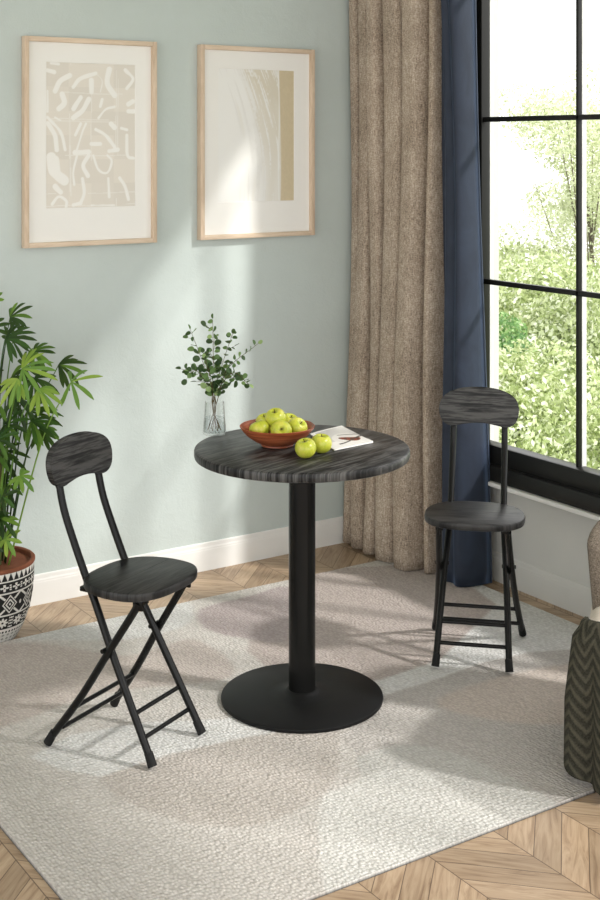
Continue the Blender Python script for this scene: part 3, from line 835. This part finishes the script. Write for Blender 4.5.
# ------------------------------------------------------------------ potted palm
PX, PY, PZ = -1.797, -.196, 0.
pr = empty('potted_palm', (PX, PY, PZ)); tag(pr, 'leafy green palm in a black and white patterned pot by the wall', 'potted plant')
HP = .246
def pot_r(f):   # radius over height fraction
    return float(np.interp(f, [0, .06, .2, .4, .6, .8, 1.0], [.094, .103, .121, .1375, .1465, .151, .152]))
NA, NH = 560, 240
mb = MB(); pts = []; cs = []
Wc = np.array(lin((214, 211, 204))); Kc = np.array(lin((30, 29, 28))); Gc = np.array(lin((196, 194, 188)))
def pot_pat(a, f):
    """a: 0..1 round the pot, f: 0..1 up"""
    w = 0
    def tri(x): return abs((x % 1.)-.5)*2
    if f > .90:                                           # hanging triangles
        t_ = (f-.90)/.10
        w = tri(a*44) < t_*.95
    elif f > .885: w = 1
    elif f > .745:                                        # crosses with dots
        v = (f-.815)/.07; u = ((a*22) % 1.)-.5
        arm = (abs(u) < .085 and abs(v) < .62) or (abs(v) < .15 and abs(u) < .32)
        knob = any(math.hypot((u-p)/.11, (v-q)/.17) < 1 for p, q in ((.22, .0), (-.22, 0), (0, .50), (0, -.50)))
        ctr = math.hypot(u/.07, v/.13) < 1
        dots = any(math.hypot((abs(u)-.46)/.05, (v-q)/.14) < 1 for q in (.4, -.4, 0))
        w = (arm or knob or dots) and not ctr
    elif f > .725: w = 1
    elif f > .445:                                        # nested diamonds and crossing bars
        v = (f-.585)/.14; u = ((a*11) % 1.)-.5
        d = abs(u)/.33+abs(v)/.92
        w = (.82 < d < 1.0) or (.40 < d < .60) or d < .16
        e = abs(abs(u)-.5)
        if d > 1.12:
            w = abs(abs(v)-(.50-e)*2.0-.08) < .13 or math.hypot(e/.05, v/.2) < 1
    elif f > .425: w = 1
    elif f > .235:                                        # stars
        v = (f-.33)/.095; u = (((a*14) % 1.)-.5)*2.3
        rr_ = math.hypot(u, v); th = math.atan2(v, u)
        w = rr_ < .42+.36*abs(math.cos(4*th))**1.5 and rr_ > .17
        if abs(u) > .85: w = abs(((v*2.2) % 1.)-.5) < abs(abs(u)-1.0)*1.6+.10
    elif f > .215: w = 1
    elif f > .165: w = 0 if (abs(((a*64) % 1.)-.5) < .28 and .172 < f < .205) else 1
    else:
        u = (a*40) % 1.; v = (f/.055) % 1.
        return Gc if (abs(u-.5)+abs(v-.5)) > .36 else Gc*.45
    return Wc if w else Kc
for j in range(NH):
    f = j/(NH-1)
    for i in range(NA):
        a = i/NA; r = pot_r(f); th = 2*PI*a
        pts.append((r*math.cos(th), r*math.sin(th), HP*f)); cs.append(pot_pat(a, f))
mb.grid(pts, NA, NH, True); mb.c = cs
mb.f.append(tuple(reversed(range(NA))))
mb.build('pot', M['pot_paint'], pr, ang=60)
MB().lathe([(.1515, HP-.001), (.1545, HP+.004), (.1545, HP+.011), (.151, HP+.014), (.142, HP+.014), (.139, HP+.011), (.136, HP-.05), (.13, HP-.06)], 80).build('rim', M['terracotta'], pr)
MB().lathe([(0, HP-.010), (.05, HP-.008), (.1, HP-.012), (.1355, HP-.018)], 40).build('soil', M['soil'], pr)
random.seed(21)
DPX = .003347
def frond(px, py, dep, axis, nl, L, spread, mat, w=.0074, cane_r=None, droop=.28, stalk_from=None):
    """a palmate leaf centred where the photo shows it, with its own stalk; axis: direction (deg, 0=right, 90=up) of the fan seen from the room"""
    c = CR*((px+10)*DPX)+UP*(.055+(635-py)*DPX)+CF*dep
    # visual scale: keep it on the plant
    if stalk_from is None:
        k = max(.0, min(.55, c.z*.42))
        s0 = Vector((c.x*.22+random.uniform(-.025, .025), c.y*.22+random.uniform(-.025, .025), HP-.03))
    else: s0 = stalk_from
    s0.x = max(-.085, min(.085, s0.x)); s0.y = max(-.085, min(.085, s0.y))
    midp = s0.lerp(c, .55)+UP*(.10+.12*random.random())*min(1., c.z)
    if c.z < .45: midp = s0.lerp(c, .5)+UP*.05
    lv = MB()
    lv.tube(spline([s0, midp, c], 12), [.0034-.0018*k/12 for k in range(13)], 6)
    ax = CR*math.cos(R(axis))+UP*math.sin(R(axis))-CF*.25
    ax.normalize()
    nrm = (-CF*.8+UP*.75); nrm = (nrm-ax*nrm.dot(ax)).normalized()
    for k in range(nl):
        a = (k/(nl-1)-.5)*spread*1.22 if nl > 1 else 0
        a += random.uniform(-6, 6)
        d = Quaternion(nrm, R(a)) @ ax
        ll = 1.08*L*(1.-.28*abs(a)/max(spread*.5, 1))*random.uniform(.88, 1.08)
        sd = nrm.cross(d).normalized()
        fold = nrm
        m = 8; vs = []
        dd = random.uniform(.6, 1.3)*droop
        for q_ in range(m+1):
            t_ = q_/m
            p = c+d*(ll*t_)-UP*(dd*ll*t_*t_)-CF*(.04*t_*ll)
            ww = w*(.22+.78*min(1, t_/.55)**.8)*(1-max(0, (t_-.72)/.28)**2.2*.86)
            vs += [p+sd*ww+fold*ww*.35, p, p-sd*ww+fold*ww*.35]
        fs = []
        for q_ in range(m):
            for h in (0, 1):
                fs.append((q_*3+h, q_*3+h+1, (q_+1)*3+h+1, (q_+1)*3+h))
        lv.add(vs, fs)
    return lv.build('frond', mat, pr, ang=180, recalc=False)
DK, LT = M['palm_leaf'], M['palm_leaf_light']
FR = [  # px, py, depth, axis, leaflets, length, spread, material
    (8, 336, .06, 30, 8, .105, 130, DK), (-8, 345, .0, 100, 8, .10, 170, DK), (12, 352, -.06, 20, 8, .115, 110, DK), (8, 362, .10, 60, 7, .10, 150, DK),
    (30, 372, .08, 10, 7, .09, 120, DK), (30, 380, -.10, 15, 9, .135, 150, LT), (5, 372, -.12, 200, 8, .10, 150, LT), (57, 384, .06, 0, 7, .105, 100, DK), (75, 396, -.04, 5, 6, .105, 170, LT),
    (34, 396, .03, -40, 8, .10, 140, DK), (46, 400, -.10, -35, 7, .09, 110, LT), (20, 388, .10, 40, 8, .10, 160, DK), (10, 396, .05, -20, 8, .105, 150, DK), (28, 388, -.13, 240, 6, .085, 100, LT),
    (26, 430, .05, 0, 8, .12, 120, DK), (34, 436, -.02, -15, 8, .10, 120, DK), (14, 436, -.08, 20, 8, .09, 170, DK), (8, 448, -.12, 30, 9, .09, 200, DK), (38, 448, .05, -30, 7, .085, 120, DK),
    (-6, 430, -.06, 160, 8, .11, 170, DK), (4, 462, -.10, 10, 9, .09, 220, DK), (-2, 470, .04, -30, 8, .11, 170, DK), (25, 488, -.05, -30, 7, .055, 190, LT), (11, 505, -.10, 30, 9, .062, 280, DK), (2, 500, .03, -30, 8, .085, 180, DK),
    (-4, 520, -.08, 0, 9, .075, 240, DK), (8, 528, -.08, -20, 8, .068, 180, DK), (14, 546, -.10, 10, 9, .062, 250, LT), (0, 552, -.12, 260, 8, .06, 230, DK), (-20, 540, -.05, 180, 8, .075, 220, DK),
    (-28, 350, .03, 140, 8, .11, 170, DK), (-45, 380, -.05, 170, 8, .11, 160, DK), (-55, 415, .03, 180, 8, .12, 160, DK), (-35, 400, -.12, 200, 9, .11, 190, LT), (-40, 450, -.08, 190, 8, .11, 170, DK), (-30, 480, -.10, 200, 8, .09, 190, DK), (-22, 395, .12, 120, 8, .1, 180, DK),
    (20, 412, -.04, -60, 7, .09, 120, DK), (6, 412, -.10, 200, 8, .09, 170, DK), (-12, 320, .04, 95, 7, .085, 120, DK),
]
for f_ in FR: frond(*f_)
for k in range(5):
    a = k*1.3; p0 = Vector((.05*math.cos(a), .05*math.sin(a), HP-.035)); p1 = p0*1.3+Vector((random.uniform(-.02, .02), random.uniform(-.02, .02), .28+.08*k)); p1.z = HP+.22+.07*k
    MB().tube(spline([p0, p0.lerp(p1, .5)+Vector((.006, .004, 0)), p1], 12), [.0065-.002*q_/12 for q_ in range(13)], 8).build('cane', M['cane'], pr)

# ------------------------------------------------------------------ armchair with a throw, at the edge of the view
ang = math.atan2(.552, -.834)     # placeholder heading, replaced below
fcx = -CF*math.cos(R(14))-CR*math.sin(R(14))        # the way the chair faces
rz = math.atan2(-fcx.x, fcx.y)                      # local +y -> facing
fl = Vector((-.914, -2.046, 0))                     # front corner nearest the table
xl = Vector((math.cos(rz), math.sin(rz), 0)); yl = Vector((-math.sin(rz), math.cos(rz), 0))
HWD, HDP = .33, .30
ctr = fl-xl*HWD-yl*HDP if xl.dot(-CR) > 0 else fl+xl*HWD-yl*HDP
TILT = .17
SL = 1 if xl.dot(-CR) > 0 else -1                   # local x sign of the table side
def tilt(m_):
    m_.v = [(x, y, z_-(HDP-y)*TILT*min(1., max(0., (z_-.15)/.2))) for x, y, z_ in m_.v]; return m_
ar = empty('armchair', (ctr.x, ctr.y, 0), rz); tag(ar, 'taupe tweed armchair with a pale seat, cut off by the picture edge beside the rug', 'armchair')
tilt(MB().box((-HWD+.02, -HDP+.02, .17), (HWD-.02, HDP-.01, .32), .04, 4)).build('seat_base', M['taupe_tweed'], ar)
tilt(MB().box((-HWD+.01, -HDP+.06, .300), (HWD-.01, HDP, .421), .045, 5)).build('seat_cushion', M['cushion_fabric'], ar)
# curved tub back: shell with thickness swept round the rear
mb = MB(); pts = []; nu, nv = 33, 15
for side in (0, 1):
    for j in range(nv):
        v = j/(nv-1)
        for i in range(nu):
            a = PI*(i/(nu-1))                    # 0..pi round the rear
            e = 1-abs(2*i/(nu-1)-1)
            rx, ry = HWD-.03-(.07 if side else 0), HDP-.02-(.07 if side else 0)
            topz = .535+.06*min(1, e*2.0)**.7
            z_ = .19+(topz-.19)*v
            fl_ = .03*v
            x = (rx+fl_)*math.cos(a); y = -.02-(ry+fl_)*math.sin(a)
            pts.append((x, y, z_))
mb.v = pts
def gi(s_, j, i): return s_*nu*nv+j*nu+i
for s_ in (0, 1):
    for j in range(nv-1):
        for i in range(nu-1): mb.f.append((gi(s_, j, i), gi(s_, j, i+1), gi(s_, j+1, i+1), gi(s_, j+1, i)))
for i in range(nu-1):
    mb.f.append((gi(0, nv-1, i), gi(0, nv-1, i+1), gi(1, nv-1, i+1), gi(1, nv-1, i))); mb.f.append((gi(0, 0, i), gi(0, 0, i+1), gi(1, 0, i+1), gi(1, 0, i)))
for j in range(nv-1):
    for i in (0, nu-1): mb.f.append((gi(0, j, i), gi(0, j+1, i), gi(1, j+1, i), gi(1, j, i)))
bk = mb.build('backrest', M['taupe_tweed'], ar, ang=180)
bv = bk.modifiers.new('rounding', 'BEVEL'); bv.width = .025; bv.segments = 4; bv.limit_method = 'ANGLE'; bv.angle_limit = R(50)
def legz(x, y):
    p = ctr+xl*x+yl*y
    return ZR+.0005 if (p.y > ry0-.03 and p.x < rx1+.03) else 0.
for x, y in ((-1, -1), (-1, 1), (1, -1), (1, 1)):
    MB().tube([(x*(HWD-.10), y*(HDP-.10)-.01, .19), (x*(HWD-.085), y*(HDP-.085)-.01, legz(x*(HWD-.085), y*(HDP-.085)-.01))], [.02, .012], 14).build('leg', M['chair_leg_wood'], ar)

# throw: runs over the seat and hangs round the front corner
mb = MB(); uvs = []; pts = []
NU, NV = 170, 64
def edge_path(s_):
    """perimeter of the seat seen from above: down the table side to the corner, then along the front (local coordinates, x toward the table side)"""
    rc_ = .06; L1 = .02; La = rc_*PI/2
    hx, hy = HWD-.008, HDP+.002
    if s_ < L1: return (hx, hy-rc_-(L1-s_)), (1, 0)
    if s_ < L1+La:
        a = (s_-L1)/rc_; return (hx-rc_+rc_*math.cos(a), hy-rc_+rc_*math.sin(a)), (math.cos(a), math.sin(a))
    return (hx-rc_-(s_-L1-La), hy), (0, 1)
LT_ = .56
def IN0(s_): return .30*max(0., s_-.17)
for j in range(NV):
    v = j/(NV-1)
    for i in range(NU):
        s_ = LT_*i/(NU-1)
        (x, y), (nx_, ny_) = edge_path(s_)
        tot = .448+IN0(s_)+.02*math.sin(s_*14)-.10*max(0., 1-s_/.2)*0; d = v*tot      # arc length from the inner hem
        IN = .014+.30*max(0., s_-.17); HANG = tot-IN
        taper = min(1., s_/.16)
        if d < IN:
            k = IN-d; k *= .55+.45*taper
            off = -k; z_ = .430
            if k < .03: z_ -= (.03-k)*.25
        else:
            h = d-IN
            off = .024*min(1., h/.05)+(.008+.022*math.sin(s_*74-.6)+.008*math.sin(s_*121+1.))*min(1, h/.24)+.004*(h/.45)
            z_ = .4225-h*(.95-.12*(1-taper))
            if h < .02: z_ = .4245-h*.6
        z_ -= (HDP-min(HDP, y-(k*ny_ if d < IN else 0.)))*TILT
        z_ = max(z_, ZR+.012)
        pts.append(((x+nx_*off)*SL, y+ny_*off, z_)); uvs.append((s_, d))
mb.grid(pts, NU, NV)
th = mb.build('throw_blanket', M['chevron_knit'], None, True, 180)
uvl = th.data.uv_layers.new(name='UVMap')
for lp in th.data.loops: uvl.data[lp.index].uv = uvs[lp.vertex_index]
th.location = (ctr.x, ctr.y, 0); th.rotation_euler = (0, 0, rz)
sm = th.modifiers.new('thickness', 'SOLIDIFY'); sm.thickness = .005; sm.offset = 1
tag(th, 'dark olive chevron knit throw draped over the corner of the armchair seat', 'blanket')

# ------------------------------------------------------------------ garden outside
GZ = -.75
g = struct(MB().box((.2, -12, GZ-.05), (10.5, 9., GZ)).build('ground', M['lawn'], smooth=False), 'garden lawn outside the window')
CAMP = Vector((-3.3618, -4.4477, 0))
def garden(px, D):      # a spot D metres into the view
    return CAMP+CR*((px-300)/1320.*D)+CF*D
rg = np.random.default_rng(17)
def foliage(name, blobs, n, size, mat, parent):
    """leaf quads spread over a set of ellipsoids (centre, radii)"""
    vol = np.array([b_[1][0]*b_[1][1]*b_[1][2] for b_ in blobs])**.67
    pick = rg.choice(len(blobs), n, p=vol/vol.sum())
    cen = np.array([b_[0] for b_ in blobs])[pick]; rad = np.array([b_[1] for b_ in blobs])[pick]
    d = rg.normal(size=(n, 3)); d /= np.linalg.norm(d, axis=1)[:, None]
    rr_ = rg.uniform(.55, 1.0, n)[:, None]**.6
    P = cen+d*rad*rr_
    nm = d*.8+rg.normal(size=(n, 3))*.6; nm /= np.linalg.norm(nm, axis=1)[:, None]
    t1 = np.cross(nm, rg.normal(size=(n, 3))); t1 /= np.linalg.norm(t1, axis=1)[:, None]; t2 = np.cross(nm, t1)
    s_ = (size*rg.uniform(.6, 1.3, n))[:, None]
    V = np.stack([P-t1*s_, P+t2*s_*.55, P+t1*s_, P-t2*s_*.55], 1).reshape(-1, 3)
    me = bpy.data.meshes.new(name); me.vertices.add(4*n); me.vertices.foreach_set('co', V.ravel())
    me.loops.add(4*n); me.loops.foreach_set('vertex_index', np.arange(4*n)); me.polygons.add(n)
    me.polygons.foreach_set('loop_start', np.arange(n)*4); me.update(calc_edges=True)
    me.materials.append(mat)
    o = bpy.data.objects.new(name, me); COL.objects.link(o); o.parent = parent
    return o
def shrub(px, D, w, top, n, size, mat, lb, seed, name='garden_shrub', cat='shrub', sparse=False):
    p = garden(px, D); rs = random.Random(seed)
    root = empty(name, (p.x, p.y, GZ)); tag(root, lb, cat)
    H_ = top-GZ; blobs = []
    for k in range(9 if not sparse else 26):
        a = rs.uniform(0, 2*PI); r_ = rs.uniform(0, .75)*w
        if sparse:
            h = rs.uniform(.34, .96)*H_; br = w*rs.uniform(.15, .32); r_ *= 1.25-.5*h/H_
        else:
            h = rs.uniform(.22, .74)*H_; br = w*rs.uniform(.35, .6)
            r_ *= 1-.4*h/H_
        blobs.append(((r_*math.cos(a), r_*math.sin(a), h), (br, br, br*rs.uniform(.5, .75) if sparse else min(br, H_*.26))))
    foliage('foliage', blobs, n, size, mat, root)
    wd = MB(); wd.tube(spline([(0, 0, 0), (.03*w, .02, H_*.3), (-.02, .03*w, H_*.62)], 8), [(.05*w**.5-.004*k)*(.55 if sparse else 1.) for k in range(9)], 8)
    for c, r_ in blobs[:(9 if not sparse else 10)]:
        b0 = Vector((0, 0, H_*rs.uniform(.12, .5))); e = Vector(c)+Vector((rs.uniform(-.1, .1), rs.uniform(-.1, .1), .1))*w
        wd.tube(spline([b0, b0.lerp(e, .5)+Vector((0, 0, -.06*w)), e], 7), [(.022-.0022*k)*(.5 if sparse else .8) for k in range(8)], 6)
    wd.build('branches', M['bark'], root)
    return root
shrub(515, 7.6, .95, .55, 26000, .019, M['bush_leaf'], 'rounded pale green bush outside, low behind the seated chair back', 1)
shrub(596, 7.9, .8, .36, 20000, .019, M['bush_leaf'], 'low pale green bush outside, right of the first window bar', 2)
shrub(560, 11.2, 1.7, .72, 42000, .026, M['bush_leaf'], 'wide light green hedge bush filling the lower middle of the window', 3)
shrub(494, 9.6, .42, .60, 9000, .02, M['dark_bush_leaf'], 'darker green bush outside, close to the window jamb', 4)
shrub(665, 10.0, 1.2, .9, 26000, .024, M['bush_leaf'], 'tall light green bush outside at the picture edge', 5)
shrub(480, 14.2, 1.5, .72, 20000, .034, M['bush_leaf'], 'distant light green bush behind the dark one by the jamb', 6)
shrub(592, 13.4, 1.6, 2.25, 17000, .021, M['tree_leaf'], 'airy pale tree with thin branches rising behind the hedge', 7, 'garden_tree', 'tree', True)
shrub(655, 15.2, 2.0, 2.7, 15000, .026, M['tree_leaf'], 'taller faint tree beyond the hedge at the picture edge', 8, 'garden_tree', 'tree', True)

# ------------------------------------------------------------------ light
sun = bpy.data.lights.new('sun', 'SUN'); sun.energy = 2.85; sun.angle = R(3.6); sun.color = (1., .978, .945)
so = bpy.data.objects.new('sun', sun); COL.objects.link(so)
so.rotation_euler = Vector((-.785, 1.06, -1.)).to_track_quat('-Z', 'Y').to_euler(); so.location = (3, -6, 6)

w = bpy.data.worlds.new('world'); scn.world = w; w.use_nodes = True
nt = w.node_tree; bg = nt.nodes['Background']
tc = nt.nodes.new('ShaderNodeTexCoord'); dt = nt.nodes.new('ShaderNodeVectorMath'); dt.operation = 'DOT_PRODUCT'
nt.links.new(tc.outputs['Generated'], dt.inputs[0]); dt.inputs[1].default_value = (.94, .0, .34)
rp = nt.nodes.new('ShaderNodeValToRGB')
mr = nt.nodes.new('ShaderNodeMapRange'); mr.inputs['From Min'].default_value = -1; mr.inputs['From Max'].default_value = 1
nt.links.new(dt.outputs['Value'], mr.inputs['Value']); nt.links.new(mr.outputs[0], rp.inputs['Fac'])
e = rp.color_ramp.elements
e[0].position = .30; e[0].color = (.44, .455, .47, 1)
e[1].position = .62; e[1].color = (1., 1., 1., 1)
d2 = nt.nodes.new('ShaderNodeVectorMath'); d2.operation = 'DOT_PRODUCT'; nt.links.new(tc.outputs['Generated'], d2.inputs[0]); d2.inputs[1].default_value = (-.78, -.62, .05)  # added fill: extra world brightness from behind the camera, lifts the left wall
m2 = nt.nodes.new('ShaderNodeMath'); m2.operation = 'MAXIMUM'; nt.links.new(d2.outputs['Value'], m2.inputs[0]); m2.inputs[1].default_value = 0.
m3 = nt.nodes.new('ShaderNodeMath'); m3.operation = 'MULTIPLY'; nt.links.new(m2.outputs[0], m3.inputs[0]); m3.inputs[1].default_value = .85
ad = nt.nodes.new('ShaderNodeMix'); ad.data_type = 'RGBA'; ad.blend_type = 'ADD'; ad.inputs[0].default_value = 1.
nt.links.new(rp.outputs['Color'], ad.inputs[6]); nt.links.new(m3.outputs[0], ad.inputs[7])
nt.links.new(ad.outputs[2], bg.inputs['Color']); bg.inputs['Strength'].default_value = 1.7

# ------------------------------------------------------------------ camera
cam = bpy.data.cameras.new('camera'); co = bpy.data.objects.new('camera', cam); COL.objects.link(co)
cam.sensor_width = 36.; cam.sensor_fit = 'AUTO'; cam.lens = 36.*1320/900.; cam.shift_y = -(450-145)/900.
co.location = (-3.3618, -4.4477, 1.64); co.rotation_euler = (R(90), 0, R(-33.5))
cam.clip_start = .05
scn.camera = co

scn.view_settings.view_transform = 'Standard'
scn.view_settings.look = 'None'
scn.view_settings.exposure = .22
scn.cycles.use_denoising = True
scn.cycles.max_bounces = 10; scn.cycles.transparent_max_bounces = 24
scn.cycles.sample_clamp_indirect = 6.
